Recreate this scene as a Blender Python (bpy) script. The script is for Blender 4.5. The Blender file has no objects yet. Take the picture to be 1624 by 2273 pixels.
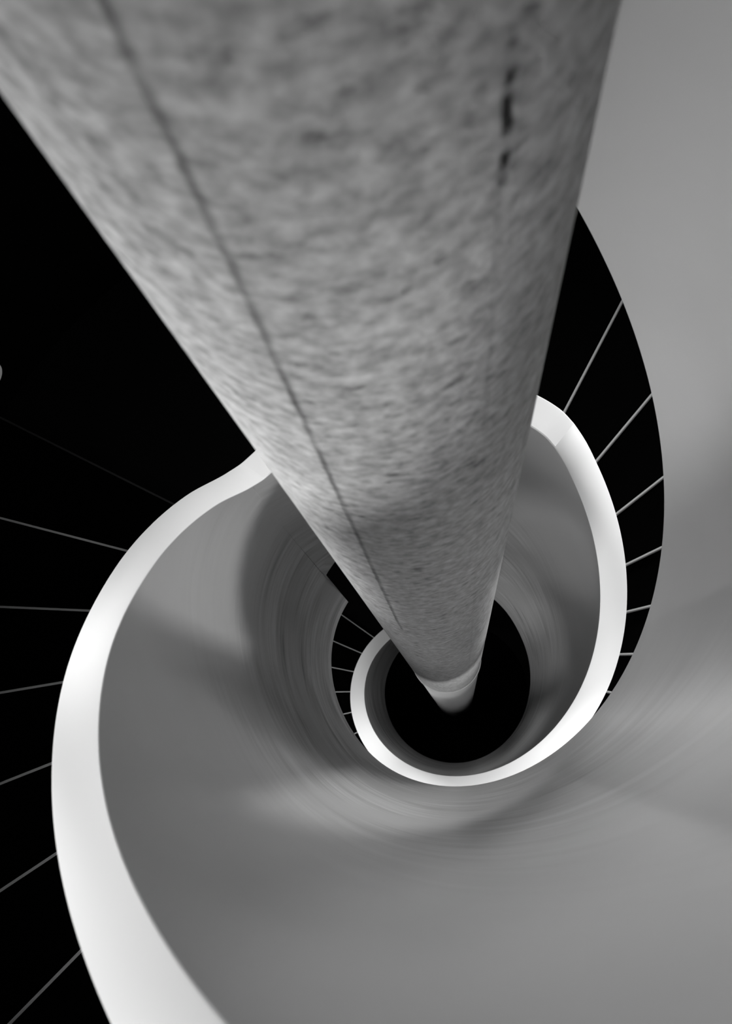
import bpy, math
from mathutils import Matrix, Vector

S = 0.5          # metres per well radius: the open well is 1 m across
Z0 = 8.6         # height of the camera above the ground floor
R = math.radians
C = bpy.context.scene.collection

# ------------------------------------------------------------------ stair geometry
KN = [15 * k for k in range(1, 35)]
KZ = [-0.975, -1.421, -1.862, -2.301, -2.734, -3.173, -3.598, -4.04, -4.469, -4.549, -4.592, -4.611, -4.621, -4.636, -4.67,
      -5.017, -5.41, -5.817, -6.216, -6.617, -7.044, -7.46, -7.867, -8.282, -8.712, -9.156, -9.607, -10.053, -10.495, -10.942,
      -11.409, -11.899, -12.401, -12.905]
# one polyline, descending clockwise; kinks only where a flight meets a landing
SEGS = [[(-225, 3.20), (-128.5, 3.14)],
        [(-128.5, 3.14)] + [(p, z) for p, z in zip(KN, KZ) if p <= 120] + [(131, -4.385), (136, -4.485), (142, -4.535), (150, -4.58), (165, -4.605), (180, -4.612), (195, -4.622), (210, -4.638), (220, -4.655), (226, -4.682), (230.5, -4.748)],
        [(230.5, -4.748), (235, -4.855), (240, -5.0)] + [(p, z) for p, z in zip(KN, KZ) if p >= 255 and p <= 495] + [(507, -12.78)],
        [(507, -12.78), (640, -12.86)]]


def pchip(pts, x):
    n = len(pts)
    if x <= pts[0][0]: return pts[0][1]
    if x >= pts[-1][0]: return pts[-1][1]
    i = 0
    while i < n - 2 and x > pts[i + 1][0]: i += 1
    h = [pts[k + 1][0] - pts[k][0] for k in range(n - 1)]
    d = [(pts[k + 1][1] - pts[k][1]) / h[k] for k in range(n - 1)]

    def m(k):
        if k == 0: return d[0]
        if k == n - 1: return d[-1]
        if d[k - 1] * d[k] <= 0: return 0.0
        w1, w2 = 2 * h[k] + h[k - 1], h[k] + 2 * h[k - 1]
        return (w1 + w2) / (w1 / d[k - 1] + w2 / d[k])
    t = (x - pts[i][0]) / h[i]
    t2, t3 = t * t, t * t * t
    return ((2 * t3 - 3 * t2 + 1) * pts[i][1] + (t3 - 2 * t2 + t) * h[i] * m(i)
            + (-2 * t3 + 3 * t2) * pts[i + 1][1] + (t3 - t2) * h[i] * m(i + 1))


def z_top(p):
    for s in SEGS:
        if p <= s[-1][0]: return pchip(s, p)
    return SEGS[-1][-1][1]


B1 = [(-200, -0.944), (51, -7.78), (64, -8.06), (75, -8.19), (88, -8.26), (100, -8.29), (120, -8.335), (131.2, -8.375)]
B1S = [(p, -6.388 - 1.5596 * R(p)) for p in range(-200, 46, 15)] + B1[1:]
B2S = [(215, -10.58), (231, -11.02), (249, -11.61), (266, -12.06), (280, -12.47), (292, -12.8), (310, -13.2), (333, -13.6), (354, -13.78),
       (380, -13.83), (410, -13.88), (440, -14.02), (465, -14.10), (490, -14.28), (507, -14.34)]


def z_bot(p):
    if p < -141: return z_top(p) - 2.4 + 0.04
    if p <= 131.2: return pchip(B1S, p)
    if p <= 217: return -6.965
    if p <= 507: return pchip(B2S, p)
    return z_top(p) - 2.6


def z_foot(p):
    """where the foot of the wall would run if it were not cut back under the landing"""
    return -8.375 - 2.2 * (p - 131.2) / 85.8 if 131.2 < p < 217 else z_bot(p)


def thick(p):
    if p < 140: return 0.146
    if p > 225: return 0.164
    return 0.146 + 0.018 * (p - 140) / 85


def P(phi, r, z):
    a = R(phi)
    return (-math.sin(a) * r * S, -math.cos(a) * r * S, Z0 + z * S)


# ------------------------------------------------------------------ mesh helpers
def link(name, verts, faces, mat, parent=None, smooth=False, uvs=None):
    me = bpy.data.meshes.new(name)
    me.from_pydata(verts, [], faces)
    if uvs:
        uv = me.uv_layers.new(name='UVMap')
        for lp in me.loops:
            uv.data[lp.index].uv = uvs[lp.vertex_index]
    me.materials.append(mat)
    if smooth:
        me.polygons.foreach_set('use_smooth', [True] * len(me.polygons))
    me.update()
    o = bpy.data.objects.new(name, me)
    C.objects.link(o)
    if parent:
        o.parent = parent
        o.matrix_parent_inverse = parent.matrix_world.inverted()
    return o


def empty(name, loc, label, cat, group=None):
    o = bpy.data.objects.new(name, None)
    o.empty_display_size = 0.1
    C.objects.link(o)
    o.location = loc
    o.matrix_world = Matrix.Translation(loc)
    o['label'] = label
    o['category'] = cat
    if group: o['group'] = group
    return o


def tag(o, label, cat, group=None):
    o['label'] = label
    o['category'] = cat
    if group: o['group'] = group
    return o


def frange(a, b, step):
    n = max(1, int(math.ceil((b - a) / step - 1e-6)))
    return [a + (b - a) * k / n for k in range(n + 1)]


def sweep(name, phis, section, mat, parent, uvfun=None, sharp_deg=35):
    """closed cross-section (r, z) at every angle, swept round the well, with end faces"""
    verts, faces, uvs = [], [], []
    n = None
    for p in phis:
        sec = section(p)
        n = len(sec)
        for r, z in sec:
            verts.append(P(p, r, z))
            uvs.append(((R(p) * r * S), (z - z_foot(p)) * S))
    for i in range(len(phis) - 1):
        for k in range(n):
            a, b = i * n + k, i * n + (k + 1) % n
            faces.append((a, b, b + n, a + n))
    faces.append(tuple(range(n))[::-1])
    faces.append(tuple((len(phis) - 1) * n + k for k in range(n)))
    o = link(name, verts, faces, mat, parent, smooth=True, uvs=uvs)
    bpy.context.view_layer.update()
    me = o.data
    me.set_sharp_from_angle(angle=R(sharp_deg))
    return o


# ------------------------------------------------------------------ materials
def new_mat(name):
    m = bpy.data.materials.new(name)
    m.use_nodes = True
    nt = m.node_tree
    return m, nt, nt.nodes['Principled BSDF']


def grey(v): return (v, v, v, 1)


def flat_mat(name, v, rough, spec=0.5):
    m, nt, b = new_mat(name)
    b.inputs['Base Color'].default_value = grey(v)
    b.inputs['Roughness'].default_value = rough
    b.inputs['Specular IOR Level'].default_value = spec
    return m


def N(nt, t, **kw):
    n = nt.nodes.new(t)
    for k, v in kw.items(): setattr(n, k, v)
    return n


def mth(nt, op, a, b=None, c=None, clamp=False):
    n = nt.nodes.new('ShaderNodeMath')
    n.operation = op
    n.use_clamp = clamp
    for i, v in enumerate((a, b, c)):
        if v is None: continue
        if isinstance(v, (int, float)): n.inputs[i].default_value = v
        else: nt.links.new(v, n.inputs[i])
    return n.outputs[0]


def paint_mat():
    """white satin paint with curved brush and rub marks towards the lower edge"""
    m, nt, b = new_mat('white_satin_paint')
    L = nt.links
    uv = N(nt, 'ShaderNodeUVMap')
    sep = N(nt, 'ShaderNodeSeparateXYZ')
    L.new(uv.outputs[0], sep.inputs[0])
    u, v = sep.outputs[0], sep.outputs[1]
    comb = N(nt, 'ShaderNodeCombineXYZ')
    L.new(mth(nt, 'MULTIPLY', u, 1.1), comb.inputs[0])
    L.new(mth(nt, 'MULTIPLY', v, 4.5), comb.inputs[1])
    n1 = N(nt, 'ShaderNodeTexNoise')
    n1.inputs['Scale'].default_value = 1.6
    n1.inputs['Detail'].default_value = 7
    n1.inputs['Roughness'].default_value = 0.62
    n1.inputs['Distortion'].default_value = 0.35
    L.new(comb.outputs[0], n1.inputs['Vector'])
    low = mth(nt, 'SUBTRACT', 1.0, mth(nt, 'DIVIDE', v, 2.3), clamp=True)   # 1 at the lower edge, 0 higher up
    low = mth(nt, 'MULTIPLY', low, 1.6, clamp=True)
    low = mth(nt, 'MULTIPLY', low, mth(nt, 'MULTIPLY', mth(nt, 'ADD', u, 0.6), 0.9, clamp=True))   # rubbed only below the first flight
    comb2 = N(nt, 'ShaderNodeCombineXYZ')
    L.new(mth(nt, 'MULTIPLY', u, 2.0), comb2.inputs[0])
    L.new(mth(nt, 'MULTIPLY', v, 24.0), comb2.inputs[1])
    n3 = N(nt, 'ShaderNodeTexNoise')
    n3.inputs['Scale'].default_value = 1.0
    n3.inputs['Detail'].default_value = 4
    L.new(comb2.outputs[0], n3.inputs['Vector'])
    nn = mth(nt, 'ADD', mth(nt, 'MULTIPLY', n1.outputs[0], 0.6), mth(nt, 'MULTIPLY', n3.outputs[0], 0.4))
    n4 = N(nt, 'ShaderNodeTexNoise')
    n4.inputs['Scale'].default_value = 2.6
    n4.inputs['Detail'].default_value = 2
    L.new(N(nt, 'ShaderNodeTexCoord').outputs['Object'], n4.inputs['Vector'])
    patch = mth(nt, 'MULTIPLY', mth(nt, 'SUBTRACT', n4.outputs[0], 0.40), 6.0, clamp=True)
    streak = mth(nt, 'MULTIPLY', mth(nt, 'MULTIPLY', mth(nt, 'SUBTRACT', nn, 0.5), low), mth(nt, 'ADD', 0.2, mth(nt, 'MULTIPLY', patch, 1.2)))
    n2 = N(nt, 'ShaderNodeTexNoise')
    n2.inputs['Scale'].default_value = 2.2
    n2.inputs['Detail'].default_value = 3
    tc = N(nt, 'ShaderNodeTexCoord')
    L.new(tc.outputs['Object'], n2.inputs['Vector'])
    cloud = mth(nt, 'SUBTRACT', n2.outputs[0], 0.5)
    val = mth(nt, 'ADD', PAINT, mth(nt, 'ADD', mth(nt, 'MULTIPLY', streak, 1.2), mth(nt, 'MULTIPLY', cloud, 0.10)), clamp=True)
    cc = N(nt, 'ShaderNodeCombineColor')
    for i in range(3): L.new(val, cc.inputs[i])
    L.new(cc.outputs[0], b.inputs['Base Color'])
    rg = mth(nt, 'ADD', 0.42, mth(nt, 'MULTIPLY', streak, -0.5), clamp=True)
    L.new(rg, b.inputs['Roughness'])
    b.inputs['Specular IOR Level'].default_value = 0.5
    return m


def plaster_mat():
    """orange-peel cement render on the column, one butt joint, one cracked joint, two pour lines"""
    m, nt, b = new_mat('rough_plaster')
    L = nt.links
    tc = N(nt, 'ShaderNodeTexCoord')
    obj = tc.outputs['Object']
    sep = N(nt, 'ShaderNodeSeparateXYZ')
    L.new(obj, sep.inputs[0])
    x, y, z = sep.outputs
    mp = N(nt, 'ShaderNodeMapping')
    mp.inputs['Scale'].default_value = (1, 1, 1.15)
    L.new(obj, mp.inputs['Vector'])

    def noise(scale, detail=2, rough=0.5, dist=0.0):
        n = N(nt, 'ShaderNodeTexNoise')
        n.inputs['Scale'].default_value = scale
        n.inputs['Detail'].default_value = detail
        n.inputs['Roughness'].default_value = rough
        n.inputs['Distortion'].default_value = dist
        L.new(mp.outputs[0], n.inputs['Vector'])
        return n.outputs[0]
    peel = noise(78, 3, 0.55, 0.1)
    pits = noise(48, 3, 0.55, 0.0)
    big = noise(7, 3, 0.5)
    # angle round the column in degrees, 0 towards the camera side, positive clockwise seen from above
    ang = mth(nt, 'MULTIPLY', mth(nt, 'ARCTAN2', mth(nt, 'MULTIPLY', x, -1.0), mth(nt, 'MULTIPLY', y, -1.0)), 57.29578)
    pit = mth(nt, 'MULTIPLY', mth(nt, 'SUBTRACT', 0.43, pits, clamp=True), 6.0, clamp=True)
    val = mth(nt, 'ADD', PLAST, mth(nt, 'MULTIPLY', mth(nt, 'SUBTRACT', peel, 0.5), 0.88))
    val = mth(nt, 'ADD', val, mth(nt, 'MULTIPLY', mth(nt, 'SUBTRACT', big, 0.5), 0.16))
    val = mth(nt, 'SUBTRACT', val, mth(nt, 'MULTIPLY', pit, 0.24))
    # dark dirt in the cracked joint: short vertical dashes
    wob = mth(nt, 'MULTIPLY', mth(nt, 'SUBTRACT', noise(40, 2), 0.5), 2.4)
    da = mth(nt, 'ABSOLUTE', mth(nt, 'ADD', mth(nt, 'ADD', ang, CRACK_A), wob))
    line = mth(nt, 'SUBTRACT', 1.0, mth(nt, 'DIVIDE', da, 1.5), clamp=True)
    tot = None
    for zc, hl, st in ((-0.645, 0.034, 1.0), (-0.604, 0.012, 0.8), (-0.705, 0.014, 1.0), (-0.735, 0.012, 0.45), (-0.57, 0.007, 0.4)):
        dz = mth(nt, 'ABSOLUTE', mth(nt, 'SUBTRACT', z, Z0 + zc * S))
        w = mth(nt, 'MULTIPLY', mth(nt, 'MULTIPLY', mth(nt, 'SUBTRACT', 1.0, mth(nt, 'DIVIDE', dz, hl * S), clamp=True), 2.0, clamp=True), st)
        tot = w if tot is None else mth(nt, 'MAXIMUM', tot, w)
    faint = mth(nt, 'MULTIPLY', noise(14, 2), 0.16)
    tot = mth(nt, 'MAXIMUM', tot, faint)
    crack = mth(nt, 'MULTIPLY', mth(nt, 'MULTIPLY', line, 1.6, clamp=True), tot, clamp=True)
    # dark line along the butt joint on the left: angle drifts with height
    zr = mth(nt, 'DIVIDE', mth(nt, 'SUBTRACT', z, Z0), S)
    drift = mth(nt, 'MULTIPLY', mth(nt, 'SUBTRACT', mth(nt, 'MULTIPLY', zr, -1.0), 0.75, clamp=False), 2.4)
    drift = mth(nt, 'MINIMUM', mth(nt, 'MAXIMUM', drift, 0.0), 6.3)
    js = mth(nt, 'SUBTRACT', mth(nt, 'SUBTRACT', ang, 23.3), drift)
    js = mth(nt, 'ADD', js, mth(nt, 'MULTIPLY', mth(nt, 'SUBTRACT', noise(30, 2), 0.5), 1.2))
    jl = mth(nt, 'SUBTRACT', 1.0, mth(nt, 'DIVIDE', mth(nt, 'ABSOLUTE', mth(nt, 'ADD', js, 0.5)), 1.5), clamp=True)
    above = mth(nt, 'GREATER_THAN', zr, -3.7)
    jl = mth(nt, 'MULTIPLY', mth(nt, 'MULTIPLY', jl, above), mth(nt, 'MULTIPLY', noise(22, 2), 1.15))
    val = mth(nt, 'MULTIPLY', val, mth(nt, 'SUBTRACT', 1.0, mth(nt, 'MULTIPLY', crack, 0.96)))
    val = mth(nt, 'MULTIPLY', val, mth(nt, 'SUBTRACT', 1.0, jl), clamp=True)
    # the panel left of the joint is smoother and paler
    pale = mth(nt, 'MULTIPLY', mth(nt, 'MULTIPLY', mth(nt, 'ADD', js, 0.0), 2.0, clamp=True), above)
    val = mth(nt, 'MULTIPLY', val, mth(nt, 'ADD', 1.0, mth(nt, 'MULTIPLY', pale, 0.10)), clamp=True)
    cc = N(nt, 'ShaderNodeCombineColor')
    for i in range(3): L.new(val, cc.inputs[i])
    L.new(cc.outputs[0], b.inputs['Base Color'])
    b.inputs['Roughness'].default_value = 0.62
    b.inputs['Specular IOR Level'].default_value = 0.35
    h = mth(nt, 'ADD', mth(nt, 'MULTIPLY', peel, mth(nt, 'SUBTRACT', 1.0, mth(nt, 'MULTIPLY', pale, 0.45))), mth(nt, 'MULTIPLY', pit, -0.5))
    h = mth(nt, 'SUBTRACT', h, mth(nt, 'MULTIPLY', crack, 1.5))
    h = mth(nt, 'ADD', h, mth(nt, 'MULTIPLY', pale, 0.7))
    for zj, wj in ((-3.62, 0.012), (-2.9, 0.006), (-5.9, 0.01)):
        g = mth(nt, 'SUBTRACT', 1.0, mth(nt, 'DIVIDE', mth(nt, 'ABSOLUTE', mth(nt, 'SUBTRACT', zr, zj)), wj * 2), clamp=True)
        h = mth(nt, 'SUBTRACT', h, g)
    bp = N(nt, 'ShaderNodeBump')
    bp.inputs['Strength'].default_value = 0.75
    bp.inputs['Distance'].default_value = 0.0022
    L.new(h, bp.inputs['Height'])
    L.new(bp.outputs[0], b.inputs['Normal'])
    return m


PAINT, PLAST, CRACK_A = 0.45, 0.48, 26.8
M_PAINT = paint_mat()
M_CAP = flat_mat("white_cap_paint", 0.76, 0.45)
M_PLASTER = plaster_mat()
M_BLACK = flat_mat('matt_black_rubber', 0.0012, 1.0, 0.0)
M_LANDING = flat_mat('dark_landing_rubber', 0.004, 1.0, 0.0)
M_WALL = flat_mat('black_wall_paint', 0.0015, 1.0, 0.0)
M_STRIP = flat_mat('pale_nosing_strip', 0.32, 0.5)
M_STRIP_SHADED = flat_mat('shaded_nosing_strip', 0.02, 0.6, 0.2)  # darkened copy of the nosing strip, shade put into its colour

# ------------------------------------------------------------------ stair parts
H_RAIL = 2.40        # cap above the nosing line
R_OUT = 4.0
STEP = 12.038


def wall_section(p):
    zt, zb, t = z_top(p) - 0.014, z_bot(p), thick(p)
    # the face bows outwards under the coping and comes back in towards its foot
    zv = z_foot(p)

    def bow(z):
        top, low = zt - z, z - zv
        return 1.0 + 0.045 * (1 - math.exp(-top / 0.40)) * (lambda q: q * q * (3 - 2 * q) * 0.5 + q * 0.5)(min(1.0, low / 1.4))
    hs = [0.0, 0.04, 0.09, 0.15, 0.22, 0.3, 0.4, 0.52, 0.67, 0.85, 1.1, 1.35]
    H = zt - zb
    zs = [zt - v for v in hs] + [zb + v for v in (1.45, 1.35, 1.25, 1.15, 1.05, 0.95, 0.85, 0.75, 0.66, 0.57, 0.48, 0.4, 0.32, 0.25, 0.18, 0.12, 0.06)]
    if H < 3:
        zs = [zt - H * k / 29 for k in range(29)]
    pts = [(bow(v), v) for v in zs]
    pts += [(1.0, zb + 0.012), (1.0 + 0.012, zb), (1.0 + t - 0.01, zb), (1.0 + t, zb + 0.01), (1.0 + t, zt)]
    return pts


def cap_section(p):
    z, t = z_top(p), thick(p)
    e = 0.005
    return [(1.0 + e, z), (1.0, z - e), (1.0, z - 0.014), (1.0 + t, z - 0.014), (1.0 + t, z - e), (1.0 + t - e, z)]


def parapet(parent, a, b, extra=()):
    ph = sorted(set(round(v, 3) for v in frange(a, b, 1.0) + list(extra)))
    w = sweep('parapet_wall', ph, wall_section, M_PAINT, parent)
    c = sweep('parapet_cap', ph, cap_section, M_CAP, parent)
    c['label'] = 'bright white flat coping on top of the parapet'
    return w, c


def slab(name, phis, r0, r1, ztop, zbot, mat, parent):
    def sec(p): return [(r0(p), ztop), (r0(p), zbot), (r1, zbot), (r1, ztop)]
    verts, faces = [], []
    for p in phis:
        for r, z in sec(p): verts.append(P(p, r, z))
    for i in range(len(phis) - 1):
        for k in range(4):
            a, b = i * 4 + k, i * 4 + (k + 1) % 4
            faces.append((a, b, b + 4, a + 4))
    faces.append((3, 2, 1, 0))
    q = (len(phis) - 1) * 4
    faces.append((q, q + 1, q + 2, q + 3))
    return link(name, verts, faces, mat, parent)


def r_in(p): return 1.0 + thick(p)


def tread(phi_nose, z, parent, lit=True):
    """block step whose front edge is at phi_nose; a pale strip is let into its front edge"""
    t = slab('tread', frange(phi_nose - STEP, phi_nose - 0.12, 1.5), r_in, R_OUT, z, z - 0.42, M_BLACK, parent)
    # strip: straight bar along the edge
    a = R(phi_nose)
    d = Vector((-math.sin(a), -math.cos(a), 0))          # outwards
    n = Vector((-math.cos(a), math.sin(a), 0))           # towards lower steps (growing phi)
    r0, r1 = r_in(phi_nose) * S + 0.001, R_OUT * S - 0.002
    top, h, w = Z0 + z * S, 0.050, 0.0045
    verts = []
    for r in (r0, r1):
        for (o, zz) in ((-w, 0.0012), (0.0012, 0.0012), (0.003, -0.001), (0.003, -h), (-0.001, -h), (-w, -0.002)):
            v = d * r + n * o
            verts.append((v.x, v.y, top + zz))
    faces = [(k, (k + 1) % 6, 6 + (k + 1) % 6, 6 + k) for k in range(6)] + [(5, 4, 3, 2, 1, 0), (6, 7, 8, 9, 10, 11)]
    st = link('nosing', verts, faces, M_STRIP if lit else M_STRIP_SHADED, t)
    if lit: st['label'] = 'pale grey nosing strip'
    return t


def flight(root, noses):
    for p in noses:
        tread(p, z_top(p) - H_RAIL, root, lit=not (127 < p < 129))  # one strip gets the darkened colour so that it looks unlit


# near flight, wraps one turn beside and below the camera
up = empty('stair_flight', P(0, 1, -2.6), 'large near turn of the spiral stair, its pale parapet filling the bottom and right', 'stairs')
parapet(up, -128.5, 135.5, (131.19, 131.21, 130.9))
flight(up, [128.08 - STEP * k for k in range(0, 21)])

# lower flight, seen inside the near turn
lo = empty('stair_flight', P(360, 1, -10.6), 'smaller lower turn of the spiral stair with bold pale step edges right of the column', 'stairs')
parapet(lo, 230.5, 507)
flight(lo, [219.5 + STEP * k for k in range(0, 24)])

# landings
def landing(a, b, zfloor, th, label, wa, wb, extra=()):
    t = empty('stair_landing', P((a + b) / 2, 2.4, zfloor), label, 'landing')
    parapet(t, wa, wb, extra)
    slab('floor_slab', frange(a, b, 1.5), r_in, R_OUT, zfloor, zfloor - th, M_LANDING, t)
    return t


landing(-225, 128.08 - STEP * 21, z_top(-128.5) - H_RAIL, 0.14, 'topmost landing of the stair, upper right beyond the column top', -225, -128.5, (-141.01, -140.99))
landing(128.12, 219.5 - STEP - 0.0, -6.975, 0.14, 'middle stair landing behind the column with a level bright white coping at left', 135.5, 230.5, (216.99, 217.01))
landing(219.5 + STEP * 23 + 0.05, 640, -15.3, 0.14, 'lowest stair landing hidden in black behind the foot of the column', 507, 560)

# ------------------------------------------------------------------ column
RC = 0.2979


def column():
    root = empty('column', (0, 0, 0), 'massive round plastered concrete column running down through the open well', 'column')
    zs = []
    n = 160
    # profile (r, z rel): a shaft, a fine bead ring, a narrower plinth
    prof = [(RC, 7.9)] + [(RC, 7.9 - 0.5 * k) for k in range(1, 33)] + [(RC, -8.30)]
    verts, faces = [], []
    for r, z in prof:
        for k in range(n):
            a = 2 * math.pi * k / n
            verts.append((math.cos(a) * r * S, math.sin(a) * r * S, Z0 + z * S))
    for i in range(len(prof) - 1):
        for k in range(n):
            a, b = i * n + k, i * n + (k + 1) % n
            faces.append((a, a + n, b + n, b))
    faces.append(tuple(range(n)))
    faces.append(tuple((len(prof) - 1) * n + k for k in range(n))[::-1])
    link('shaft', verts, faces, M_PLASTER, root, smooth=True).data.set_sharp_from_angle(angle=R(50))
    prof = [(RC - 0.02, -8.30), (RC + 0.004, -8.30), (RC + 0.006, -8.36), (RC - 0.002, -8.42), (RC - 0.002, -9.5), (RC - 0.002, -11), (RC - 0.002, -12.5), (RC - 0.002, -14.5), (RC - 0.002, -16.26), (0.1, -16.26)]
    verts, faces = [], []
    for r, z in prof:
        for k in range(n):
            a = 2 * math.pi * k / n
            verts.append((math.cos(a) * r * S, math.sin(a) * r * S, Z0 + z * S))
    for i in range(len(prof) - 1):
        for k in range(n):
            a, b = i * n + k, i * n + (k + 1) % n
            faces.append((a, a + n, b + n, b))
    faces.append(tuple(range(n)))
    faces.append(tuple((len(prof) - 1) * n + k for k in range(n))[::-1])
    o = link('foot', verts, faces, M_CAP, root, smooth=True)
    o.data.set_sharp_from_angle(angle=R(40))
    o['label'] = 'smooth lower drum of the column below a bright ring joint'


column()

# ------------------------------------------------------------------ enclosure
def ring_wall(name, r0, r1, z0, z1, mat):
    n = 96
    verts, faces = [], []
    for k in range(n):
        p = 360 * k / n
        for r, z in ((r0, z1), (r0, z0), (r1, z0), (r1, z1)): verts.append(P(p, r, z))
    for k in range(n):
        j = (k + 1) % n
        for q in range(4):
            faces.append((k * 4 + q, k * 4 + (q + 1) % 4, j * 4 + (q + 1) % 4, j * 4 + q))
    o = link(name, verts, faces, mat)
    o['kind'] = 'structure'
    return o


def disc(name, r, z, h, mat, zoff=0):
    n = 96
    verts = [P(360 * k / n, r, z) for k in range(n)] + [P(360 * k / n, r, z - h) for k in range(n)]
    faces = [tuple(range(n))[::-1], tuple(range(n, 2 * n))] + [(k, (k + 1) % n, n + (k + 1) % n, n + k) for k in range(n)]
    o = link(name, verts, faces, mat)
    o['kind'] = 'structure'
    return o


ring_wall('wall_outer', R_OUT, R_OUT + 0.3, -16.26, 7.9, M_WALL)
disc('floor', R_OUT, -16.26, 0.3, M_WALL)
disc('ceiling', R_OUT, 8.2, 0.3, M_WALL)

# small round white disc on the outer wall, just reaching the left edge of the photo
pd = Vector(P(131.35, R_OUT - 0.004, -6.52))
dn = Vector((-pd.x, -pd.y, 0)).normalized()
du = Vector((-dn.y, dn.x, 0))
n = 40
verts, faces = [], []
for (rr, off) in ((0.060, -0.002), (0.060, 0.012), (0.056, 0.016), (0.030, 0.018)):
    for k in range(n):
        a = 2 * math.pi * k / n
        v = pd + dn * off + du * (rr * math.cos(a)) + Vector((0, 0, rr * math.sin(a)))
        verts.append(tuple(v))
for i in range(3):
    for k in range(n):
        faces.append((i * n + k, i * n + (k + 1) % n, (i + 1) * n + (k + 1) % n, (i + 1) * n + k))
faces += [tuple(range(n))[::-1], tuple(3 * n + k for k in range(n))]
tag(link('wall_disc', verts, faces, M_CAP), 'small round white disc low on the black wall, cut by the left photo edge', 'wall fitting')

# ------------------------------------------------------------------ lights
def area(name, loc, target, size, power, shape='DISK', size_y=None, spread=180):
    ld = bpy.data.lights.new(name, 'AREA')
    ld.shape = shape
    ld.size = size
    if size_y: ld.size_y = size_y
    ld.energy = power
    ld.spread = R(spread)
    o = bpy.data.objects.new(name, ld)
    C.objects.link(o)
    o.location = loc
    d = Vector(target) - Vector(loc)
    o.rotation_euler = d.to_track_quat('-Z', 'Y').to_euler()
    return o


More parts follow.
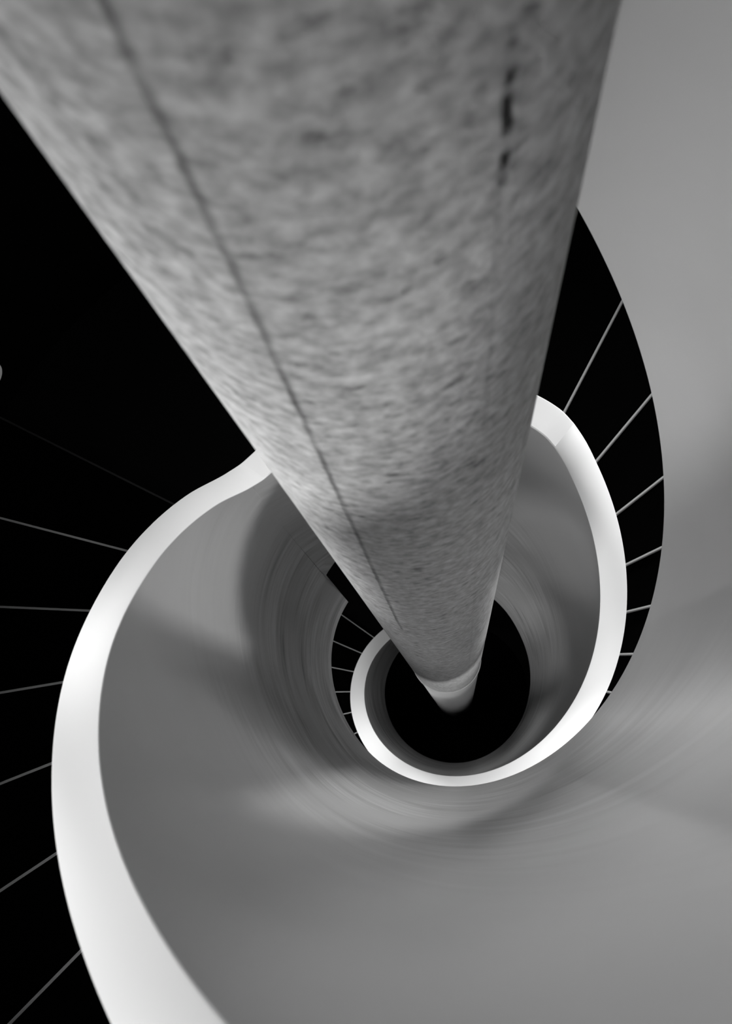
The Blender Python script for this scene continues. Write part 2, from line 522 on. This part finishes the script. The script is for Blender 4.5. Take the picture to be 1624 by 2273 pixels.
LIGHTS = [  # unseen lamps without fixtures, most added to brighten walls, copings and column
    # name, (phi, r, z), target (phi, r, z), size m, power, spread
    ('unseen_lamp', (120, 3.2, 1), (230, 1, -2), 0.4, 0.7, 60),
    ('unseen_lamp', (140, 3.2, 1), (250, 1, -2.3), 0.4, 17.6, 60),
    ('unseen_lamp', (110, 3.2, -0.5), (290, 1, -2.5), 0.4, 4.8, 75),
    ('unseen_lamp', (238, 3.2, -4.2), (238, 0.5, -5), 0.25, 3.1, 180),
    ('unseen_lamp', (245, 3.2, -4.4), (245, 0.5, -5.2), 0.25, 18.6, 180),  # inferred from the column's shadow on the left wall
    ('unseen_lamp', (260, 3.2, -4.5), (260, 0.5, -5.3), 0.4, 0.2, 180),
    ('unseen_lamp', (300, 3.2, -4.9), (300, 0.5, -5.7), 0.6, 2.7, 180),
    ('unseen_lamp', (340, 3.2, -5.6), (340, 0.5, -6.4), 0.6, 1.5, 180),
    ('unseen_lamp', (20, 3.2, -6.8), (20, 0.5, -7.6), 0.6, 3.4, 180),
    ('coping_fill', (490, 1.8, -7.26), (490, 1.3, -10.26), 0.25, 5.9, 130),  # added to brighten the coping from above, no fitting in the soffit
    ('unseen_lamp', (249, 2.22, -2.53), (369, 1, -5.52), 0.7, 1.1, 120),
    ('unseen_lamp', (187, 2.22, -4.13), (307, 0.3, -4.6), 0.7, 0.5, 120),
    ('unseen_lamp', (403, 2.29, -8.49), (523, 1, -11.25), 0.7, 3.7, 160),
    ('unseen_lamp', (48, 2.44, -2.02), (288, 1, -3.04), 0.2, 7.3, 160),
    ('unseen_lamp', (100, 1.76, -2.34), (280, 0.3, -3.23), 0.4, 1.1, 80),
    ('unseen_lamp', (458, 2.2, -9.28), (638, 1, -10.78), 0.4, 1.5, 80),
    ('unseen_lamp', (162, 3.11, -1.9), (312, 1, -5), 0.2, 2.1, 80),
    ('unseen_lamp', (101, 3.45, -2.64), (341, 1, -4.78), 0.2, 1.4, 120),
    ('unseen_lamp', (353, 2.52, -5.34), (563, 1, -7.53), 0.2, 4.2, 120),
    ('unseen_lamp', (14, 1.94, -0.41), (254, 0.3, -2.86), 0.2, 1.7, 120),
    ('unseen_lamp', (176, 1.98, -3.09), (356, 1, -4.89), 0.4, 0.5, 50),
    ('unseen_lamp', (170, 3.2, -2.86), (350, 1, -5.11), 0.4, 3.0, 120),
    ('unseen_lamp', (479, 3.2, -10.84), (689, 1, -13.75), 0.4, 0.8, 80),
    ('coping_fill', (300, 1.7, -2.2), (300, 1.15, -5.2), 0.2, 4.4, 100),  # this and the next few are added fill over the copings
    ('coping_fill', (350, 1.7, -3.65), (350, 1.15, -6.65), 0.2, 2.2, 100),
    ('coping_fill', (370, 1.7, -4.23), (370, 1.15, -7.23), 0.2, 8.0, 100),
    ('coping_fill', (440, 1.7, -6.26), (440, 1.15, -9.26), 0.2, 6.1, 100),
    ('coping_fill', (500, 1.7, -8), (500, 1.15, -11), 0.2, 1.4, 100),
    ('unseen_lamp', (200, 3, -9.6), (20, 0.3, -10.2), 0.3, 1.0, 120),
]
for nm, a, b, s, w, sp in LIGHTS:
    area(nm, P(*a), P(*b), s, w, spread=sp)

w = bpy.data.worlds.new('world')
bpy.context.scene.world = w
w.use_nodes = True
w.node_tree.nodes['Background'].inputs[0].default_value = (0, 0, 0, 1)

# ------------------------------------------------------------------ camera
RM = ((0.9772906760820131, 0.205671106066284, 0.05101304316185323),
      (-0.18692623189568794, 0.9501324927950551, -0.24961336094915693),
      (-0.09980740589976902, 0.23440913434532784, 0.9670009511179567))
cd = bpy.data.cameras.new('camera')
cam = bpy.data.objects.new('camera', cd)
C.objects.link(cam)
M = Matrix(RM).to_4x4()
M.translation = Vector((0, -0.7212586 * S, Z0))
cam.matrix_world = M
cd.sensor_fit = 'VERTICAL'
cd.sensor_height = 36.0
cd.lens = 2102.13 / 2273 * 36.0
cd.clip_start = 0.01
cd.clip_end = 100
cd.dof.use_dof = True
cd.dof.focus_distance = 2.6
cd.dof.aperture_fstop = 8.5
bpy.context.scene.camera = cam

vs = bpy.context.scene.view_settings
vs.view_transform = 'Standard'
vs.look = 'None'
vs.gamma = 1
vs.use_curve_mapping = False
vs.exposure = -0.07
cy_ = bpy.context.scene.cycles
cy_.max_bounces = 5
cy_.diffuse_bounces = 3
cy_.glossy_bounces = 2
cy_.use_adaptive_sampling = True
cy_.adaptive_threshold = 0.05
cy_.adaptive_min_samples = 16
